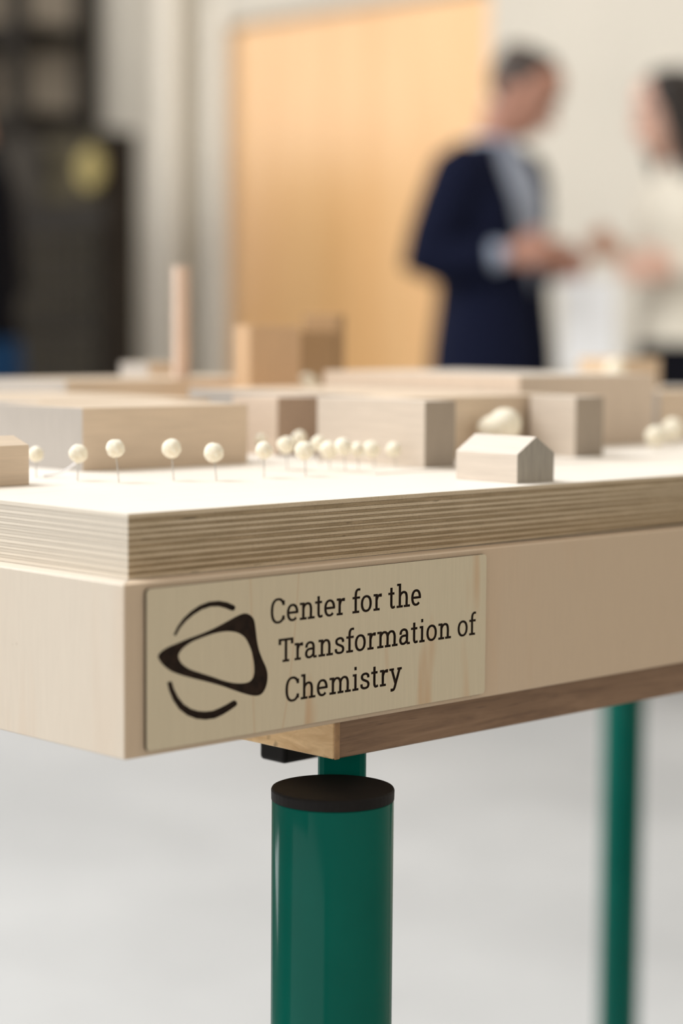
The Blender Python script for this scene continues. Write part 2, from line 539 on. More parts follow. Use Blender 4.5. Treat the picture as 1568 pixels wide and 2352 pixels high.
# ------------------------------------------------------------------ the engraved sign
OUTER = [(3.72, -57.46), (5.12, -55.89), (8.62, -54.36), (13.48, -53.22), (19.71, -51.83), (26.91, -50.45), (34.2, -48.69), (41.1, -46.52), (47.14, -44.6), (50.89, -44.05), (53.96, -45.04), (56.1, -47.2), (57.07, -50.86), (57.81, -55.59), (59.03, -60.37), (60.97, -64.53), (62.91, -67.98), (63.98, -70.98), (64.0, -74.23), (62.96, -77.37), (60.82, -79.65), (57.71, -80.18), (52.95, -79.15), (45.88, -76.64), (37.96, -73.6), (29.69, -70.89), (21.54, -68.39), (15.27, -66.3), (10.39, -64.21), (6.87, -61.75), (4.68, -59.45)]
INNER = [(14.59, -58.6), (15.48, -56.79), (17.93, -54.96), (21.96, -53.27), (27.37, -52.06), (33.29, -51.06), (38.8, -50.72), (43.44, -51.09), (47.64, -52.28), (50.94, -54.38), (53.08, -57.26), (54.75, -60.65), (55.82, -64.34), (56.31, -67.62), (56.23, -70.48), (55.29, -72.53), (53.16, -73.73), (49.62, -73.86), (44.46, -73.1), (38.88, -71.47), (33.35, -69.36), (26.96, -67.07), (21.08, -64.85), (17.49, -62.72), (15.49, -60.77)]
ARCT = [(13.13, -50.06), (15.51, -46.93), (18.66, -44.3), (22.65, -42.06), (27.02, -40.37), (31.72, -39.54), (36.36, -39.83), (40.1, -40.91), (43.44, -42.25), (44.22, -42.39), (44.97, -42.19), (45.49, -41.71), (45.63, -41.08), (45.36, -40.46), (44.75, -40.03), (41.12, -38.51), (36.56, -37.46), (31.13, -37.37), (25.85, -38.46), (21.23, -40.49), (17.17, -43.07), (14.09, -46.09), (11.87, -49.43)]
ARCB = [(8.54, -68.74), (9.55, -72.26), (11.68, -76.58), (14.89, -80.65), (19.28, -83.84), (24.28, -85.94), (29.34, -86.93), (34.45, -87.02), (38.94, -85.96), (42.71, -84.63), (46.17, -83.13), (46.69, -82.71), (46.81, -82.08), (46.5, -81.41), (45.84, -80.87), (45.01, -80.61), (44.24, -80.7), (40.71, -81.9), (37.07, -82.87), (33.26, -83.6), (29.22, -83.47), (25.18, -82.76), (21.15, -81.29), (17.47, -78.95), (14.44, -75.65), (12.13, -71.82), (10.93, -68.52)]
L1 = [('C', 65.67, 73.93), ('e', 75.05, 81.94), ('n', 82.71, 91.69), ('t', 91.8, 96.67), ('e', 97.33, 104.11), ('r', 104.96, 110.12), ('f', 114.74, 119.68), ('o', 119.95, 126.96), ('r', 127.99, 133.33), ('t', 137.42, 142.01), ('h', 142.86, 151.66), ('e', 152.38, 158.93)]
L2 = [('T', 70.34, 79.08), ('r', 79.73, 84.88), ('a', 85.89, 93.11), ('n', 94.04, 102.95), ('s', 103.94, 110.01), ('f', 111.09, 115.95), ('o', 116.39, 123.37), ('r', 124.37, 129.69), ('m', 130.58, 143.82), ('a', 144.76, 151.87), ('t', 152.48, 157.24), ('i', 158.05, 161.8), ('o', 162.74, 169.84), ('n', 170.78, 179.55), ('o', 183.99, 191.07), ('f', 192.05, 196.84)]
L3 = [('C', 74.47, 82.61), ('h', 83.54, 92.46), ('e', 93.2, 99.9), ('m', 100.91, 114.22), ('i', 115.09, 119.03), ('s', 120.07, 126.02), ('t', 126.94, 131.61), ('r', 132.54, 137.79), ('y', 138.6, 146.75)]
LINES = [(L1, -49.95), (L2, -67.3), (L3, -84.95)]
XH = 7.6
WX, WY = .205, .145      # pen: upright strokes are broader than level ones


def cr(pts, n=6, closed=False):
    """Catmull-Rom through pts"""
    out = []
    N = len(pts)
    rng = range(N if closed else N - 1)
    for i in rng:
        g = (lambda k: pts[k % N]) if closed else (lambda k: pts[max(0, min(N - 1, k))])
        p0, p1, p2, p3 = (Vector(g(i + k)) for k in (-1, 0, 1, 2))
        for j in range(n):
            u = j / n
            q = .5 * ((2 * p1) + (p2 - p0) * u + (2 * p0 - 5 * p1 + 4 * p2 - p3) * u * u + (3 * p1 - p0 - 3 * p2 + p3) * u ** 3)
            out.append((q.x, q.y))
    if not closed: out.append(tuple(pts[-1]))
    return out


def arc(cx, cy, rx, ry, a0, a1, n=22, e=1.0):
    out = []
    for i in range(n + 1):
        a = math.radians(a0 + (a1 - a0) * i / n)
        c, s_ = math.cos(a), math.sin(a)
        out.append((cx + rx * math.copysign(abs(c) ** e, c), cy + ry * math.copysign(abs(s_) ** e, s_)))
    return out


V = lambda x, a, b: ('s', [(x, a), (x, b)])
Hh = lambda y, a, b: ('s', [(a, y), (b, y)])
FT, TS = .072, .93
GL = {
    'C': [('s', arc(.53, .69, .42, .66, 32, 328, 36, .86)), V(.90, .98, 1.26), V(.90, .14, .40)],
    'e': [('s', arc(.45, .5, .345, .435, -6, 318, 34, .92)), Hh(.50, .12, .86)],
    'n': [V(.27, 0, 1.0), Hh(TS, 0, .27), Hh(FT, 0, .53), ('s', cr([(.27, .66), (.36, .82), (.56, .925), (.76, .86), (.84, .64), (.84, .3), (.84, 0)])), Hh(FT, .60, 1.13)],
    't': [('s', cr([(.30, 1.27), (.30, .9), (.30, .45), (.31, .2), (.40, .075), (.52, .075), (.64, .12)])), Hh(TS - .02, 0, .6)],
    'r': [V(.26, 0, 1.0), Hh(TS, 0, .26), Hh(FT, 0, .54), ('s', cr([(.26, .62), (.36, .82), (.50, .91), (.68, .915)])), V(.615, .80, 1.0)],
    'f': [('s', cr([(.26, 0), (.26, .5), (.26, 1.05), (.30, 1.27), (.42, 1.38), (.62, 1.38)])), Hh(TS - .02, 0, .6), Hh(FT, 0, .55)],
    'o': [('r', arc(.455, .5, .35, .435, 0, 360, 36, .92))],
    'h': [V(.27, 0, 1.46), Hh(1.39, .03, .27), Hh(FT, 0, .53), ('s', cr([(.27, .66), (.36, .82), (.56, .925), (.76, .86), (.84, .64), (.84, .3), (.84, 0)])), Hh(FT, .60, 1.13)],
    'T': [Hh(1.285, 0, 1.14), V(.085, 1.0, 1.355), V(1.055, 1.0, 1.355), V(.57, 0, 1.285), Hh(FT, .30, .84)],
    'a': [('s', cr([(.155, .64), (.155, .76), (.24, .88), (.42, .93), (.60, .86), (.67, .70), (.67, .4), (.67, .07)])),
          ('s', cr([(.67, .55), (.44, .555), (.22, .50), (.12, .30), (.20, .12), (.38, .07), (.56, .14), (.67, .26)])), Hh(FT, .66, .92)],
    's': [('s', cr([(.64, .68), (.63, .82), (.50, .92), (.34, .925), (.18, .86), (.14, .72), (.22, .60), (.40, .52), (.58, .43), (.66, .29), (.60, .13), (.42, .072), (.24, .09), (.12, .18), (.105, .33)], 5))],
    'i': [V(.27, 0, 1.0), Hh(TS, .03, .27), Hh(FT, 0, .54), ('p', [(.165, 1.22), (.375, 1.22), (.375, 1.43), (.165, 1.43)])],
    'y': [('s', [(.20, .97), (.54, .07)]), ('s', cr([(.90, .97), (.72, .5), (.54, .03), (.46, -.18), (.36, -.31), (.20, -.335)])), Hh(TS, 0, .40), Hh(TS, .68, 1.08), V(.22, -.4, -.22)],
    'm': [V(.27, 0, 1.0), Hh(TS, 0, .27), Hh(FT, 0, .52)] + [q for d in (0, .58) for q in (
        ('s', cr([(.27 + d, .66), (.36 + d, .82), (.53 + d, .925), (.74 + d, .88), (.85 + d, .66), (.85 + d, .3), (.85 + d, 0)])), Hh(FT, .63 + d, 1.11 + d))],
}


def pen(pts, wx, wy, closed=False):
    n = len(pts)
    A, B = [], []
    for i in range(n):
        if closed: p, q = pts[(i - 1) % n], pts[(i + 1) % n]
        else: p, q = pts[max(0, i - 1)], pts[min(n - 1, i + 1)]
        tv = Vector((q[0] - p[0], q[1] - p[1])).normalized()
        nx, ny = -tv.y, tv.x
        k = math.hypot(nx * wx, ny * wy) / 2
        A.append((pts[i][0] + nx * k, pts[i][1] + ny * k)); B.append((pts[i][0] - nx * k, pts[i][1] - ny * k))
    return A, B


def glyph_polys(ch, xa, xb, base):
    """polygons of one letter in sign millimetres; skeleton stretched to the measured width, pen width kept"""
    sc, off = 1.0, 0.0
    for it in range(4):
        polys = []
        for kind, pts in GL[ch]:
            q = [(off + x * sc, y) for x, y in pts]
            if kind == 's':
                A, Bb = pen(q, WX, WY); polys.append(('add', A + Bb[::-1]))
            elif kind == 'r':
                A, Bb = pen(q[:-1], WX, WY, True); polys.append(('add', Bb)); polys.append(('sub', A))
            else: polys.append(('add', q))
        lo = min(p[0] for _, pl in polys for p in pl); hi = max(p[0] for _, pl in polys for p in pl)
        want = (xb - xa) / XH
        sc *= 1 + (want - (hi - lo)) / max(.3, (hi - lo - WX))
        if it < 3: off -= lo
    off2 = lo
    return [(k, [(xa + (x - off2) * XH, base + y * XH) for x, y in pl]) for k, pl in polys]


SH = []      # (name, polys)
for line, base in LINES:
    for ch, xa, xb in line: SH.append(('letter', glyph_polys(ch, xa, xb, base)))
SH.append(('emblem_triangle', [('add', cr(OUTER, 4, True)), ('sub', cr(INNER, 4, True))]))
SH.append(('emblem_arc', [('add', ARCT)]))
SH.append(('emblem_arc', [('add', ARCB)]))

PX0, PX1, PZ0, PZ1, PT, DEP = -2.3, 203.7, -96.2, -29.4, 1.5, 0.55
rect = []
rad = 2.0
for cx, cz, a0 in ((PX1 - rad, PZ1 - rad, 0), (PX0 + rad, PZ1 - rad, 90), (PX0 + rad, PZ0 + rad, 180), (PX1 - rad, PZ0 + rad, 270)):
    for k in range(5):
        a = math.radians(a0 + 22.5 * k); rect.append((cx + rad * math.cos(a), cz + rad * math.sin(a)))


def ccw(p):
    ar = sum(p[i][0] * p[(i + 1) % len(p)][1] - p[(i + 1) % len(p)][0] * p[i][1] for i in range(len(p)))
    return p if ar > 0 else p[::-1]


verts, faces, owner = [], [], []


def addface(poly, own):
    poly = ccw(poly)
    b0 = len(verts)
    verts.extend(Vector(p) for p in poly)
    faces.append(list(range(b0, b0 + len(poly)))); owner.append(own)


addface(rect, (-1, 'add'))
for gi, (nm, polys) in enumerate(SH):
    for k, pl in polys: addface(pl, (gi, k))
cv, ce, cf, _, _, cof = delaunay_2d_cdt(verts, [], faces, 1, 1e-4, True)


def cls(ids):
    add = {}
    for i in ids:
        g, k = owner[i]
        if g >= 0: add.setdefault(g, set()).add(k)
    for g, ks in add.items():
        if 'sub' not in ks and 'add' in ks: return g
    return -1


fc = [cls(ids) for ids in cof]
sign = thing('engraved_sign', (0, -oy, TOP), 'thin birch sign with burnt emblem and lettering on the box front', 'sign')


def sign_pt(v, d):   # d: depth behind the sign's face (mm)
    return (v[0] * MM, (-PT + d) * MM, v[1] * MM)


edge_use = {}
for fi, f in enumerate(cf):
    for k in range(len(f)):
        a, b_ = f[k], f[(k + 1) % len(f)]
        edge_use.setdefault((min(a, b_), max(a, b_)), []).append(fi)
# the plate: face with the cuts left open, rounded rim, back
bm = bmesh.new(); vm = {}
for fi, f in enumerate(cf):
    if fc[fi] != -1: continue
    vv = []
    for i in f:
        if i not in vm: vm[i] = bm.verts.new(sign_pt(cv[i], 0))
        vv.append(vm[i])
    bm.faces.new(vv)
rim0 = [bm.verts.new(sign_pt(p, 0)) for p in rect]
rim1 = [bm.verts.new(sign_pt(p, PT - .01)) for p in rect]
for i in range(len(rect)):
    j = (i + 1) % len(rect)
    q = bm.faces.new((rim0[i], rim0[j], rim1[j], rim1[i])); q.material_index = 1
q = bm.faces.new(rim1); q.material_index = 1
bmesh.ops.recalc_face_normals(bm, faces=[f for f in bm.faces if f.material_index == 1])
for f in bm.faces:
    if f.material_index == 0:
        f.normal_update()
        if f.normal.y > 0: f.normal_flip()
mesh_obj('plate', bm, [BIRCH_PLATE, BURNT_EDGE], sign)
for gi, (nm, polys) in enumerate(SH):
    bm = bmesh.new(); vt, vb = {}, {}
    mine = [fi for fi in range(len(cf)) if fc[fi] == gi]
    for fi in mine:
        vv = []
        for i in cf[fi]:
            if i not in vb: vb[i] = bm.verts.new(sign_pt(cv[i], DEP))
            vv.append(vb[i])
        bm.faces.new(vv)
    for fi in mine:
        f = cf[fi]
        for k in range(len(f)):
            a, b_ = f[k], f[(k + 1) % len(f)]
            if all(fc[u] == gi for u in edge_use[(min(a, b_), max(a, b_))]): continue
            for i in (a, b_):
                if i not in vt: vt[i] = bm.verts.new(sign_pt(cv[i], 0.004))
            bm.faces.new((vb[a], vb[b_], vt[b_], vt[a]))
    mesh_obj(nm, bm, BURNT, sign)

# ------------------------------------------------------------------ the wooden town model


def block(name, label, x0, x1, y0, y1, h, mat, cat='model block', group='wooden model buildings', z0=0.0, bev=.35, roof=None):
    """a planed block with eased edges; origin at its near lower corner"""
    b = box_bm(0, (x1 - x0) * MM, 0, (y1 - y0) * MM, 0, h * MM, bev * MM, 2)
    o = mesh_obj(name, b, mat, None, P(x0, y0, z0 + .05))
    return tag(o, label, cat, group)


def house(name, label, x0, x1, y0, y1, eave, ridge, mat, along='Y'):
    """gabled house block, ridge along the given axis"""
    wx, wy = (x1 - x0) * MM, (y1 - y0) * MM
    e, r = eave * MM, ridge * MM
    b = bmesh.new()
    if along == 'Y': prof = [(0, 0), (wx, 0), (wx, e), (wx / 2, r), (0, e)]
    else: prof = [(0, 0), (wy, 0), (wy, e), (wy / 2, r), (0, e)]
    L = wy if along == 'Y' else wx
    va, vb = [], []
    for u, z in prof:
        if along == 'Y': va.append(b.verts.new((u, 0, z))); vb.append(b.verts.new((u, L, z)))
        else: va.append(b.verts.new((0, u, z))); vb.append(b.verts.new((L, u, z)))
    b.faces.new(va); b.faces.new(vb[::-1])
    for i in range(5): b.faces.new((va[i], vb[i], vb[(i + 1) % 5], va[(i + 1) % 5]))
    bmesh.ops.recalc_face_normals(b, faces=b.faces)
    bmesh.ops.bevel(b, geom=b.edges[:], offset=.0002, segments=2, affect='EDGES', profile=.5)
    o = mesh_obj(name, b, mat, None, P(x0, y0, .05))
    return tag(o, label, 'model house', 'gabled model houses')


# thin card under the far quarter
card = prism_bm([(0, 0), (.60, .012), (.60, .36), (.055, .36), (.055, .19), (.014, .19), (.014, .106), (-.021, .086)], 0, .0006)
tag(mesh_obj('base_card', card, BIRCH_TOP, None, P(248, 104, .02)), 'thin pale card lying on the slab under the tall blocks', 'card')
CZ = .65
house('gabled_house', 'small gabled wooden house at the front edge with dark diagonal gable grain', 256.5, 285, 12.7, 54.3, 14.6, 23.1, BEECH_H, 'Y')
house('gabled_house', 'low gabled wooden house cut off by the left edge', 0.0 + 12, 63.3, 157, 183, 19.2, 23.4, BEECH_X, 'X')
block('rectangular_block', 'long low beech block with pale end face behind the ball trees', 140, 257, 216, 292, 33.6, BEECH_X)
block('rectangular_block', 'upright beech block with grey end grain left of the courtyard ball trees', 299, 324, 117, 203, 36.6, BEECH_Y, z0=CZ)
block('rectangular_block', 'beech block with brown end grain just left of the pale upright block', 310, 352, 249, 290, 35, beech('beech_brown_end', 'Y', (.72, .58, .46), (.42, .30, .215), .9), z0=CZ)
block('rectangular_block', 'beech block with grey end grain right of the small front house', 442, 469, 128, 164, 36.3, BEECH_Y, z0=CZ)
cb_ = prism_bm([(q[0] * MM, q[1] * MM) for q in ((0, 0), (149, 0), (149, 214), (28, 214), (28, 30), (0, 30))], 0, 36.4 * MM, .0003)
tag(mesh_obj('angled_block', cb_, BEECH_X, None, P(326, 170, CZ + .05)), 'broad flat block closing the courtyard behind two grey-ended wings', 'model block', 'wooden model buildings')
block('rectangular_block', 'large pale block rising behind the courtyard wings', 477, 618, 203, 384, 47, BEECH_P, z0=CZ)
block('rectangular_block', 'low beech block at the right edge behind two ball trees', 642, 760, 217, 262, 34.5, BEECH_X, z0=CZ)
block('rectangular_block', 'flat pale block directly behind the long low block on the left', 172, 300, 300, 462, 33.7, BEECH_X)
block('rectangular_block', 'wide far block with a tan side below the thin chimney', 318, 520, 470, 560, 40.5, BEECH_X)
block('rectangular_block', 'small block between the chimney and the tall tower block', 474, 512, 575, 610, 50, BEECH_X)
block('square_post', 'tall thin square wooden chimney standing at the back of the model', 436, 447, 494, 500, 121, plain('pinkish_beech', (.68, .52, .42), .6), 'model chimney', z0=0)
# the chimney stands on the wide far block
bpy.data.objects['square_post'].location.z += .0406
bpy.data.objects['square_post'].scale.z = (121 - 40.6) / 121
block('tower_block', 'tall brown tower block with a bright narrow left face', 443.5, 492, 424, 442, 78, TOWER, z0=CZ)
block('tower_block', 'tall dark brown tower block partly behind the first tower', 540, 583, 481, 530, 75, TOWER2)
block('tower_block', 'slim taller block at the right of the two brown towers', 584, 592, 481, 520, 88, TOWER2)
block('rectangular_block', 'far brown block on the right below the black trousers', 935, 990, 480, 530, 54, BEECH_Z)


# ball trees on pins
def ball_mesh(seed, r):
    b = bmesh.new()
    bmesh.ops.create_icosphere(b, subdivisions=3, radius=1)
    for v in b.verts:
        d = noise.noise(v.co * 1.7 + Vector((seed * 3.1, 0, 0))) * .10 + noise.noise(v.co * 4 + Vector((0, seed * 2.3, 0))) * .05
        v.co = v.co * (r * (1 + d))
    return b


PINS = [(95.8, 196.4, 0.5, 0.7, 11.7, 3.99, 'half-hidden cream ball tree just right of the left-edge house'),
        (97.5, 163.9, 1.0, 0.5, 13.4, 4.78, 'cream ball tree in front of the pale end of the long block'),
        (106.3, 141.8, -0.6, 2.0, 16.7, 4.73, 'leftmost of the two tall ball trees before the tan block'),
        (135.2, 134.4, 0.0, 1.7, 16.1, 4.91, 'cream ball tree in front of the middle of the tan block'),
        (152.0, 121.2, -0.5, 1.5, 14.0, 5.03, 'lower ball tree in front of the right half of the tan block'),
        (183.3, 120.3, 1.1, 1.3, 14.2, 4.47, 'ball tree just right of the tan block'),
        (233.5, 157.0, 0.3, 1.8, 13.6, 4.72, 'ball tree at the left of the cluster before the brown end grain'),
        (209.0, 116.4, 0.5, 1.6, 13.3, 4.98, 'nearest and sharpest ball tree of the cluster'),
        (267.7, 167.2, 0.2, 1.8, 13.0, 4.37, 'small ball tree at the right of the brown end grain'),
        (251.8, 143.0, 0.0, 0.8, 11.1, 4.73, 'low ball tree at the left corner of the pale upright block'),
        (248.8, 127.7, -0.3, 1.5, 13.5, 4.68, 'taller ball tree before the left part of the pale upright block'),
        (264.3, 133.4, 0.2, 1.0, 11.3, 4.03, 'small ball tree third from right before the pale upright block'),
        (284.1, 140.8, -0.8, 1.7, 10.3, 4.82, 'ball tree before the middle of the pale upright block'),
        (288.5, 128.4, -0.6, 1.6, 10.6, 4.2, 'rightmost ball tree before the pale upright block'),
        (290.2, 208.1, 0.2, 0.7, 13.8, 4.28, 'blurred ball tree behind the cluster before the brown end grain'),
        (261.7, 210.0, 0.8, 1.0, 13.4, 3.5, 'faint ball tree behind the right end of the tan block')]
BIG = [(402, 149, 0, 0, 21, 9.8, 'large ball tree in the courtyard behind the front house'),
       (399.5, 158, 0, 0, 17.5, 8.0, 'second courtyard ball tree, mostly behind the large one'),
       (546, 147, 0, 0, 9.5, 6.6, 'left of the two ball trees at the right edge'),
       (595, 170, 0, 0, 11.5, 7.8, 'right of the two ball trees at the right edge'),
       (504, 430, 0, 0, 36, 8.5, 'ball tree peeping over the block below the brown towers'),
       (903, 463, 0, 0, 45, 8.0, 'white ball tree in front of the far brown block')]
INCARD = lambda x, y: (x > 262 and y > 105) or (x > 248 and 105 < y < 200) or (x > 238 and 145 < y < 185)
for i, (x, y, dx, dy, hz, r, lab) in enumerate(PINS + BIG):
    zb = .65 if (INCARD(x, y) and x < 830 and y < 455) else .05
    rt = thing('ball_tree', P(x, y, zb), lab, 'model tree', 'ball trees on pins')
    head = mesh_obj('ball', ball_mesh(i + 1, r * MM), FOAM, rt, smooth=True)
    head.location = (dx * MM, dy * MM, (hz - zb) * MM)
    top = Vector((dx, dy, hz - zb)) * MM
    b = lathe_bm([(.00030, 0), (.00030, top.length - r * .8 * MM)], 10)
    pin = mesh_obj('pin', b, STEELP, rt, smooth=True)
    pin.rotation_euler = top.to_track_quat('Z', 'Y').to_euler()

# curled clear thread beside the second ball tree
cu = bpy.data.curves.new('thread', 'CURVE'); cu.dimensions = '3D'; cu.bevel_depth = .0005
sp = cu.splines.new('NURBS'); tp = [(0, 0, 0), (6, -4, 1), (10, -8, 3), (14, -11, 8), (17, -14, 12)]
sp.points.add(len(tp) - 1)
for q, (x, y, z) in zip(sp.points, tp): q.co = (x * MM, y * MM, z * MM, 1)
sp.use_endpoint_u = True
tmpo = bpy.data.objects.new('tmp', cu); COL.objects.link(tmpo)
dg = bpy.context.evaluated_depsgraph_get()
me = bpy.data.meshes.new_from_object(tmpo.evaluated_get(dg)); bpy.data.objects.remove(tmpo)
me.materials.clear(); me.materials.append(plain('clear_thread', (.85, .83, .85), .2))
to = bpy.data.objects.new('curled_thread', me); link(to); to.location = P(100, 196, .5)
tag(to, 'thin curled whitish thread between the two leftmost ball trees', 'thread')


# ------------------------------------------------------------------ people
def loft(bm, chain, ref=(1, 0, 0), seg=14):
    """chain: (point, ra, rb); ra lies along ref, rb across it"""
    ref = Vector(ref)
    rings = []
    n = len(chain)
    pts = [Vector(c[0]) for c in chain]
    for i, (p, ra, rb) in enumerate(chain):
        t = (pts[min(n - 1, i + 1)] - pts[max(0, i - 1)]).normalized()
        a = ref - t * ref.dot(t)
        if a.length < 1e-3: a = Vector((0, 1, 0)) - t * t.y
        a.normalize(); bb = t.cross(a)
        rings.append([bm.verts.new(pts[i] + a * ra * math.cos(2 * math.pi * k / seg) + bb * rb * math.sin(2 * math.pi * k / seg)) for k in range(seg)])
    for i in range(n - 1):
        for k in range(seg):
            bm.faces.new((rings[i][k], rings[i][(k + 1) % seg], rings[i + 1][(k + 1) % seg], rings[i + 1][k]))
    bm.faces.new(rings[0][::-1]); bm.faces.new(rings[-1])


def limb(bm, pts, rs, ref=(1, 0, 0)):
    """tapered limb through joints with rounded ends"""
    ch = []
    for i in range(len(pts) - 1):
        a, b_ = Vector(pts[i]), Vector(pts[i + 1])
        for k in range(5):
            u = k / 5
            bulge = 1 + .06 * math.sin(math.pi * u)
            r = (rs[i] * (1 - u) + rs[i + 1] * u) * bulge
            ch.append((a.lerp(b_, u), r, r))
    ch.append((Vector(pts[-1]), rs[-1], rs[-1]))
    d0 = (Vector(pts[0]) - Vector(pts[1])).normalized(); d1 = (Vector(pts[-1]) - Vector(pts[-2])).normalized()
    ch = [(Vector(pts[0]) + d0 * rs[0] * .8, rs[0] * .45, rs[0] * .45)] + ch + [(Vector(pts[-1]) + d1 * rs[-1] * .8, rs[-1] * .45, rs[-1] * .45)]
    loft(bm, ch, ref)


def remesh(name, bm, mat, parent, vox, smooth_it=6):
    bmesh.ops.recalc_face_normals(bm, faces=bm.faces)
    me = bpy.data.meshes.new('tmp'); bm.to_mesh(me); bm.free()
    t_ = bpy.data.objects.new('tmp', me); COL.objects.link(t_)
    md = t_.modifiers.new('r', 'REMESH'); md.mode = 'VOXEL'; md.voxel_size = vox
    if smooth_it:
        ms = t_.modifiers.new('s', 'SMOOTH'); ms.iterations = smooth_it; ms.factor = .5
    dg = bpy.context.evaluated_depsgraph_get(); dg.update()
    out = bpy.data.meshes.new_from_object(t_.evaluated_get(dg))
    bpy.data.objects.remove(t_)
    out.name = name
    out.materials.clear(); out.materials.append(mat)
    for p in out.polygons: p.use_smooth = True
    o = bpy.data.objects.new(name, out)
    return link(o, parent)


def hand(bm, wrist, fwd, palm_n, side, curl=.6, s=1.0):
    """palm and five curled fingers; fwd: wrist to knuckles, palm_n: out of the palm, side: towards the thumb"""
    f, nn, sd = Vector(fwd).normalized(), Vector(palm_n).normalized(), Vector(side).normalized()
    w_ = Vector(wrist)
    loft(bm, [(w_ - f * .015, .024 * s, .02 * s), (w_ + f * .02 * s, .032 * s, .017 * s), (w_ + f * .06 * s, .041 * s, .016 * s), (w_ + f * .092 * s, .040 * s, .014 * s), (w_ + f * .1 * s, .03 * s, .008 * s)], sd)
    for j, ln in enumerate((.072, .08, .074, .058)):
        base = w_ + f * .088 * s + sd * (.030 - .020 * j) * s
        d1 = (f * math.cos(curl * .6) + nn * math.sin(curl * .6)); d2 = (f * math.cos(curl * 1.5) + nn * math.sin(curl * 1.5)); d3 = (f * math.cos(curl * 2.2) + nn * math.sin(curl * 2.2))
        p1 = base + d1 * ln * .45 * s; p2 = p1 + d2 * ln * .32 * s; p3 = p2 + d3 * ln * .25 * s
        limb(bm, [base, p1, p2, p3], [.0095 * s, .009 * s, .0082 * s, .007 * s], sd)
    tb = w_ + f * .03 * s + sd * .03 * s
    t1 = tb + (f * .6 + sd * .75 + nn * .3).normalized() * .036 * s
    t2 = t1 + (f * .9 + sd * .2 + nn * .4).normalized() * .03 * s
    t3 = t2 + (f * .9 - sd * .05 + nn * .5).normalized() * .022 * s
    limb(bm, [tb, t1, t2, t3], [.013 * s, .0115 * s, .010 * s, .008 * s], nn)


def head_parts(bm, c, s, tilt, turn):
    """skull, jaw, nose, ears; c: skull base point on the neck. returns transform for the face details"""
    M = Matrix.Translation(c) @ Matrix.Rotation(turn, 4, 'Z') @ Matrix.Rotation(-tilt, 4, 'X')
    b = bmesh.new()
    loft(b, [((0, .075 * s, -.012 * s), .018 * s, .018 * s), ((0, .070 * s, 0), .036 * s, .034 * s), ((0, .055 * s, .02 * s), .052 * s, .062 * s), ((0, .035 * s, .06 * s), .066 * s, .085 * s), ((0, .022 * s, .11 * s), .073 * s, .098 * s),
             ((0, .016 * s, .15 * s), .074 * s, .099 * s), ((0, .012 * s, .185 * s), .064 * s, .084 * s), ((0, .010 * s, .208 * s), .042 * s, .055 * s), ((0, .010 * s, .218 * s), .015 * s, .018 * s)], (1, 0, 0), 20)
    loft(b, [((0, .108 * s, .108 * s), .008 * s, .008 * s), ((0, .120 * s, .085 * s), .010 * s, .010 * s), ((0, .132 * s, .066 * s), .0135 * s, .012 * s), ((0, .122 * s, .056 * s), .012 * s, .008 * s)], (1, 0, 0), 10)
    for sx in (-1, 1):
        loft(b, [((sx * .068 * s, .008 * s, .05 * s), .005 * s, .010 * s), ((sx * .077 * s, .004 * s, .075 * s), .006 * s, .017 * s), ((sx * .080 * s, -.002 * s, .098 * s), .006 * s, .019 * s), ((sx * .076 * s, 0, .115 * s), .004 * s, .010 * s)], (1, 0, 0), 10)
    loft(b, [((-.024 * s, .110 * s, .034 * s), .003, .003), ((0, .119 * s, .036 * s), .008 * s, .007 * s), ((.024 * s, .110 * s, .034 * s), .003, .003)], (0, 0, 1), 8)
    b.transform(M)
    me_ = bpy.data.meshes.new('t'); b.to_mesh(me_); b.free(); bm.from_mesh(me_); bpy.data.meshes.remove(me_)
    return M


def face_details(parent, M, s, hair_mat):
    for sx in (-1, 1):
        b = bmesh.new(); bmesh.ops.create_uvsphere(b, u_segments=10, v_segments=8, radius=.0115 * s)
        e = mesh_obj('eye', b, EYE, parent, smooth=True); e.location = M @ Vector((sx * .031 * s, .099 * s, .105 * s))
        b = bmesh.new(); loft(b, [((sx * .012 * s, .114 * s, .124 * s), .004, .003), ((sx * .03 * s, .112 * s, .131 * s), .005, .004), ((sx * .05 * s, .097 * s, .126 * s), .003, .003)], (0, 0, 1), 8)
        b.transform(M); mesh_obj('eyebrow', b, hair_mat, parent, smooth=True)
    b = bmesh.new(); loft(b, [((-.022 * s, .111 * s, .030 * s), .002, .002), ((0, .122 * s, .031 * s), .007 * s, .005 * s), ((.022 * s, .111 * s, .030 * s), .002, .002)], (0, 0, 1), 8)
    b.transform(M); mesh_obj('lips', b, LIPS, parent, smooth=True)


SKIN = plain('warm_skin', (.42, .205, .14), .5, var=.05, scale=15)
SKIN2 = plain('light_skin', (.66, .40, .30), .5, var=.05, scale=15)
EYE = plain('eye_white_brown', (.25, .2, .18), .2)
LIPS = plain('lips', (.42, .17, .14), .5)
HAIR = plain('short_dark_hair', (.045, .028, .02), .6, var=.3, scale=90)
HAIRB = plain('black_hair', (.018, .012, .010), .5, var=.3, scale=90)
NAVY = plain('navy_suit_cloth', (.007, .009, .024), .9, spec=.08, var=.2, scale=60)
SHIRT = plain('pale_blue_shirt', (.36, .41, .52), .8, var=.08, scale=20)
BLOUSE = plain('cream_blouse', (.72, .66, .55), .8, var=.08, scale=20)
BLACKC = plain('black_cloth', (.006, .006, .009), .9, spec=.08, var=.2, scale=60)
JEANS = plain('blue_denim', (.012, .05, .13), .9, spec=.1, var=.25, scale=90)
SHOE = plain('black_leather', (.012, .01, .01), .4)
PAPER = plain('white_paper', (.86, .86, .87), .7, var=.02)


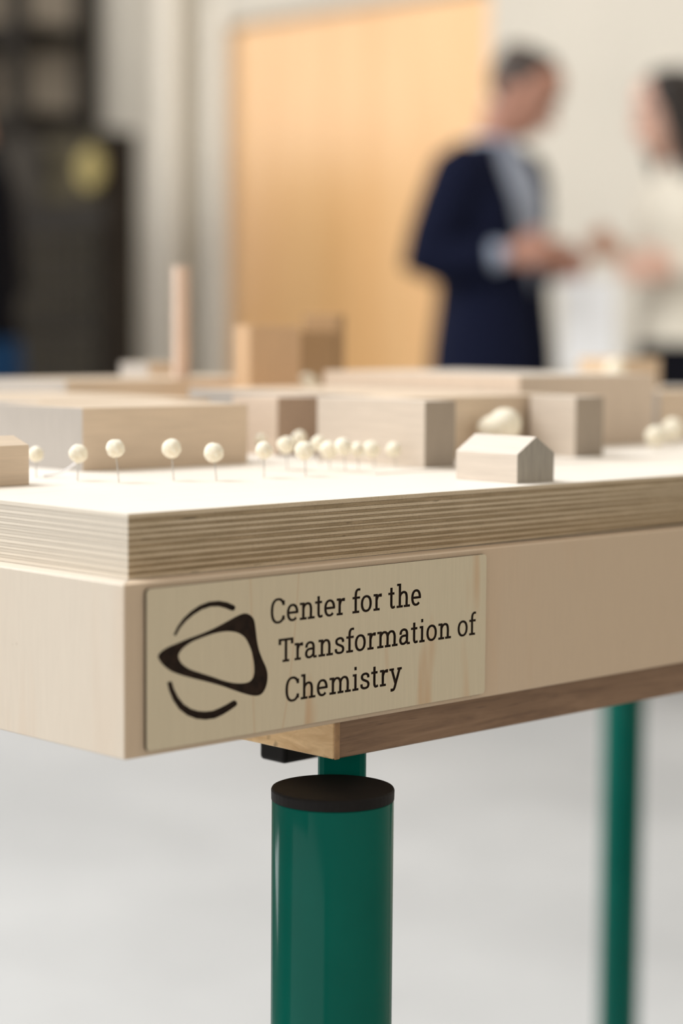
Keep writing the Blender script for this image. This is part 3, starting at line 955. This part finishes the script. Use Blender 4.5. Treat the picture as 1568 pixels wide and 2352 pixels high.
def person(label, loc, yaw, s, arms, skin, hairm, style, top_mat, leg_mat, tilt=.12, turn=0.0, jacket=None):
    """standing figure facing local +Y (its right hand on +X); arms: dict side -> (elbow, wrist, hand fwd, palm normal, thumb side)"""
    root = thing('person', loc, label, 'person', None, yaw)
    S = lambda x, y, z: Vector((x * s, y * s, z * s))
    b = bmesh.new()
    loft(b, [(S(0, 0, .84), .13 * s, .085 * s), (S(0, 0, .93), .155 * s, .10 * s), (S(0, .005, 1.06), .135 * s, .092 * s), (S(0, .01, 1.2), .15 * s, .10 * s), (S(0, .005, 1.34), .172 * s, .105 * s), (S(0, -.005, 1.43), .15 * s, .08 * s), (S(0, 0, 1.48), .07 * s, .06 * s)], (1, 0, 0), 20)
    loft(b, [(S(0, -.01, 1.42), .062 * s, .058 * s), (S(0, .005, 1.50), .054 * s, .054 * s), (S(0, .03, 1.60), .054 * s, .058 * s)], (1, 0, 0), 16)
    M = head_parts(b, S(0, .025, 1.555), s, tilt, turn)
    for sx in (1, -1):
        el, wr, hf, pn, td = arms[sx]
        el, wr = S(*el), S(*wr)
        limb(b, [S(sx * .175, 0, 1.425), el, wr], [.052 * s, .040 * s, .026 * s])
        hand(b, wr, hf, pn, td, .55, s)
        limb(b, [S(sx * .085, 0, .90), S(sx * .095, .015, .50), S(sx * .10, -.02, .09)], [.082 * s, .056 * s, .038 * s])
        limb(b, [S(sx * .10, -.03, .045), S(sx * .115, .14, .03)], [.036 * s, .026 * s])
    remesh('body', b, skin, root, .006, 4)
    face_details(root, M, s, hairm)
    # hair
    b = bmesh.new()
    if style == 'short':
        loft(b, [((0, -.035 * s, .055 * s), .055 * s, .05 * s), ((0, -.02 * s, .09 * s), .076 * s, .085 * s), ((0, -.006 * s, .13 * s), .080 * s, .092 * s), ((0, .006 * s, .17 * s), .078 * s, .100 * s), ((0, .012 * s, .20 * s), .062 * s, .084 * s), ((0, .012 * s, .222 * s), .03 * s, .04 * s)], (1, 0, 0), 18)
    else:
        loft(b, [((0, -.06 * s, -.10 * s), .07 * s, .03 * s), ((0, -.06 * s, -.02 * s), .088 * s, .05 * s), ((0, -.045 * s, .05 * s), .092 * s, .07 * s), ((0, -.022 * s, .11 * s), .092 * s, .095 * s), ((0, .0, .16 * s), .088 * s, .108 * s), ((0, .008 * s, .20 * s), .07 * s, .09 * s), ((0, .01 * s, .232 * s), .03 * s, .04 * s)], (1, 0, 0), 18)
        for sx in (-1, 1):
            loft(b, [((sx * .075 * s, .01 * s, -.09 * s), .02 * s, .03 * s), ((sx * .085 * s, .015 * s, .02 * s), .022 * s, .045 * s), ((sx * .078 * s, .03 * s, .12 * s), .02 * s, .05 * s), ((sx * .05 * s, .05 * s, .19 * s), .03 * s, .045 * s)], (1, 0, 0), 12)
    b.transform(M)
    remesh('hair', b, hairm, root, .007, 4)
    # trousers
    b = bmesh.new()
    loft(b, [(S(0, 0, .80), .155 * s, .112 * s), (S(0, 0, .92), .180 * s, .124 * s), (S(0, .004, 1.05), .150 * s, .107 * s)], (1, 0, 0), 20)
    for sx in (1, -1):
        limb(b, [S(sx * .088, 0, .88), S(sx * .098, .015, .50), S(sx * .10, -.018, .09)], [.10 * s, .078 * s, .066 * s])
    remesh('trousers', b, leg_mat, root, .008, 5)
    for sx in (1, -1):
        b = bmesh.new()
        loft(b, [(S(sx * .098, -.085, .045), .028 * s, .03 * s), (S(sx * .10, -.05, .05), .04 * s, .05 * s), (S(sx * .105, .03, .046), .042 * s, .046 * s), (S(sx * .115, .12, .034), .044 * s, .032 * s), (S(sx * .118, .175, .026), .026 * s, .02 * s)], (1, 0, 0), 14)
        for v in b.verts: v.co.z = max(.002, v.co.z)
        o = mesh_obj('shoe', b, SHOE, root, smooth=True)
    # shirt or blouse
    b = bmesh.new()
    loft(b, [(S(0, .003, .93 if jacket else .985), (.170 if jacket else .185) * s, (.118 if jacket else .128) * s), (S(0, .005, 1.06), .155 * s, .112 * s), (S(0, .012, 1.2), .168 * s, .118 * s), (S(0, .008, 1.34), .188 * s, .120 * s), (S(0, -.003, 1.435), .160 * s, .092 * s), (S(0, 0, 1.475), .085 * s, .074 * s), (S(0, .006, 1.515), .066 * s, .066 * s)], (1, 0, 0), 20)
    for sx in (1, -1):
        el, wr = S(*arms[sx][0]), S(*arms[sx][1])
        limb(b, [S(sx * .172, 0, 1.42), el, wr.lerp(el, .06)], [.066 * s, .052 * s, .036 * s])
    remesh('shirt' if jacket else 'blouse', b, top_mat, root, .007, 5)
    if jacket:
        # open jacket: wrap with a gap at the front, given real thickness, and two sleeves
        rows = [(.70, .225, .170, 5), (.80, .220, .168, 4), (.93, .212, .160, 4), (1.06, .190, .146, 6), (1.2, .192, .138, 22), (1.34, .212, .140, 34), (1.42, .190, .118, 42), (1.46, .135, .098, 50), (1.50, .082, .086, 62)]
        b = bmesh.new(); rr = []
        for z_, ra, rb, gap in rows:
            ring = []
            for k in range(29):
                a = math.radians(90 + gap + (360 - 2 * gap) * k / 28)
                ring.append(b.verts.new(S(ra * math.cos(a), .004 + rb * math.sin(a), z_)))
            rr.append(ring)
        for i in range(len(rr) - 1):
            for k in range(28): b.faces.new((rr[i][k], rr[i][k + 1], rr[i + 1][k + 1], rr[i + 1][k]))
        bmesh.ops.recalc_face_normals(b, faces=b.faces)
        bmesh.ops.solidify(b, geom=b.faces[:], thickness=.008)
        j = mesh_obj('jacket', b, jacket, root, smooth=True)
        for sx in (1, -1):
            b = bmesh.new()
            el, wr = S(*arms[sx][0]), S(*arms[sx][1])
            limb(b, [S(sx * .176, 0, 1.42), el, el.lerp(wr, .74)], [.084 * s, .066 * s, .052 * s])
            remesh('sleeve', b, jacket, j, .008, 5)
    return root


def cam_pt(px, d):
    """ground point below image column px at distance d along the view"""
    q = CAMP + (FW + RT * ((px - 784) / 4746.47) + UP * ((1176 - 780) / 4746.47)) * d
    return Vector((q.x, q.y, 0))


AZ_R = math.atan2(RT.y, RT.x)          # heading of the picture's right-hand side
# the man: faces right and a little towards the camera
mp_ = cam_pt(1128, 5.80)
person('man in a navy suit with open jacket and pale blue shirt, short dark hair', mp_, AZ_R - math.radians(90 + 32), 1.0,
       {1: ((.235, -.085, 1.165), (.16, .13, 1.185), (-.25, .95, .05), (-1, -.1, 0), (.1, .2, 1)), -1: ((-.235, -.08, 1.165), (-.13, .13, 1.15), (.3, .9, .1), (1, 0, 0), (0, .2, 1))},
       SKIN, HAIR, 'short', SHIRT, NAVY, .48, 0.1, NAVY)
wp_ = cam_pt(1560, 5.90)
person('woman with dark hair in a cream blouse and black trousers at the right edge', wp_, AZ_R + math.radians(90 + 18), .965,
       {1: ((.23, -.10, 1.20), (.15, .13, 1.26), (-.3, .9, .1), (-1, 0, 0), (0, .2, 1)), -1: ((-.25, -.12, 1.185), (-.16, .10, 1.20), (.2, .95, -.05), (1, 0, 0), (0, .2, 1))},
       SKIN2, HAIRB, 'long', BLOUSE, BLACKC, .12, 0.0, None)
lp_ = cam_pt(-52, 5.5)
person('person in a black top and blue jeans mostly outside the left edge', lp_, AZ_R + math.radians(84), .96,
       {1: ((.235, -.02, 1.14), (.22, .06, .92), (0, .2, -.95), (-1, 0, 0), (0, 1, .2)), -1: ((-.235, -.02, 1.14), (-.22, .06, .92), (0, .2, -.95), (1, 0, 0), (0, 1, .2))},
       SKIN, HAIRB, 'short', BLACKC, JEANS, .1, 0.0, None)

# ------------------------------------------------------------------ dark rack and cabinet at the left
DARK = plain('dark_brown_steel', (.028, .024, .020), .8, spec=.1, var=.2, scale=8)
DARK2 = plain('black_brown_mesh', (.04, .034, .027), .8, spec=.1, var=.2, scale=8)
DULL = plain('dull_gold_board', (.055, .045, .026), .8, spec=.1, var=.2, scale=8)
YEL = plain('dull_yellow_plastic', (.30, .24, .09), .7, spec=.15, var=.1, scale=8)
BRN = plain('brown_backing_board', (.27, .225, .17), .8, spec=.1, var=.1, scale=4)


def at(px, py, d):
    return CAMP + (FW + RT * ((px - 784) / 4746.47) + UP * ((1176 - py) / 4746.47)) * d


# rack stands against the far wall
rk = thing('storage_rack', (4.50, 6.40, 0), 'tall dark steel rack with brown backing behind the cabinet at the left', 'rack', None, -math.pi / 2)
for x in (-.95, -.02):
    for y in (0, .34):
        mesh_obj('post', box_bm(x - .055, x + .055, y - .02, y + .02, 0, 3.0, .004), DARK, rk)
for z_ in (.3, 1.0, 1.82, 2.17, 2.75):
    mesh_obj('shelf', box_bm(-.95, -.02, -.01, .35, z_, z_ + .06, .003), DARK, rk)
mesh_obj('back_board', box_bm(-.98, .02, .365, .375, .2, 2.98), BRN, rk)
# the cabinet in front of it
CWd, CH = .72, 1.70
cb = thing('mesh_cabinet', (4.12, 5.37, 0), 'dark cabinet with mesh doors and a round yellow disc', 'cabinet', None, -math.pi / 2)
mesh_obj('body', box_bm(-CWd, 0, .012, .17, .0, CH, .006), DARK, cb)
for k in range(2):
    xa = -CWd + .02 + k * (CWd - .02) / 2; xb = xa + (CWd - .06) / 2
    d = mesh_obj('door', box_bm(xa, xb, 0, .011, 1.45, CH - .02, .003), DARK2 if k == 0 else DULL, cb)
    mesh_obj('handle', box_bm(xa + .02, xa + .035, -.02, 0, 1.52, 1.64, .004), DARK, d)
b = lathe_bm([(.068, 0), (.075, .004), (.075, .014), (.066, .018), (.03, .020)], 36)
b.transform(Matrix.Translation((-.055, 0.0, 1.56)) @ Matrix.Rotation(math.radians(90), 4, 'X'))
o = mesh_obj('yellow_disc', b, YEL, cb); o['label'] = 'round dull yellow disc on the door'
for z0_, z1_, mt_ in ((.12, .62, DULL), (.64, .98, DULL), (1.0, 1.34, DULL)):
    mesh_obj('inner_board', box_bm(-CWd + .03, -.03, .004, .0115, z0_, z1_), mt_, cb)
for k in range(10):
    x = -CWd + .03 + (CWd - .06) * k / 9
    mesh_obj('mesh_bar', box_bm(x - .014, x + .014, -.008, .004, .10, 1.36, .002), DARK, cb)
for k in range(14):
    z_ = .12 + 1.22 * k / 13
    mesh_obj('mesh_bar', box_bm(-CWd + .03, -.03, -.014, -.008, z_ - .016, z_ + .016, .002), DARK, cb)

# white folder held between the two people
fo = mesh_obj('paper_folder', box_bm(-.075, .075, -.004, .004, -.26, 0, .0015), PAPER, None, at(1352, 640, 5.72))
fo.rotation_euler = (math.radians(-6), 0, AZ_R + .1)
tag(fo, 'white paper folder held between the man and the woman', 'folder')
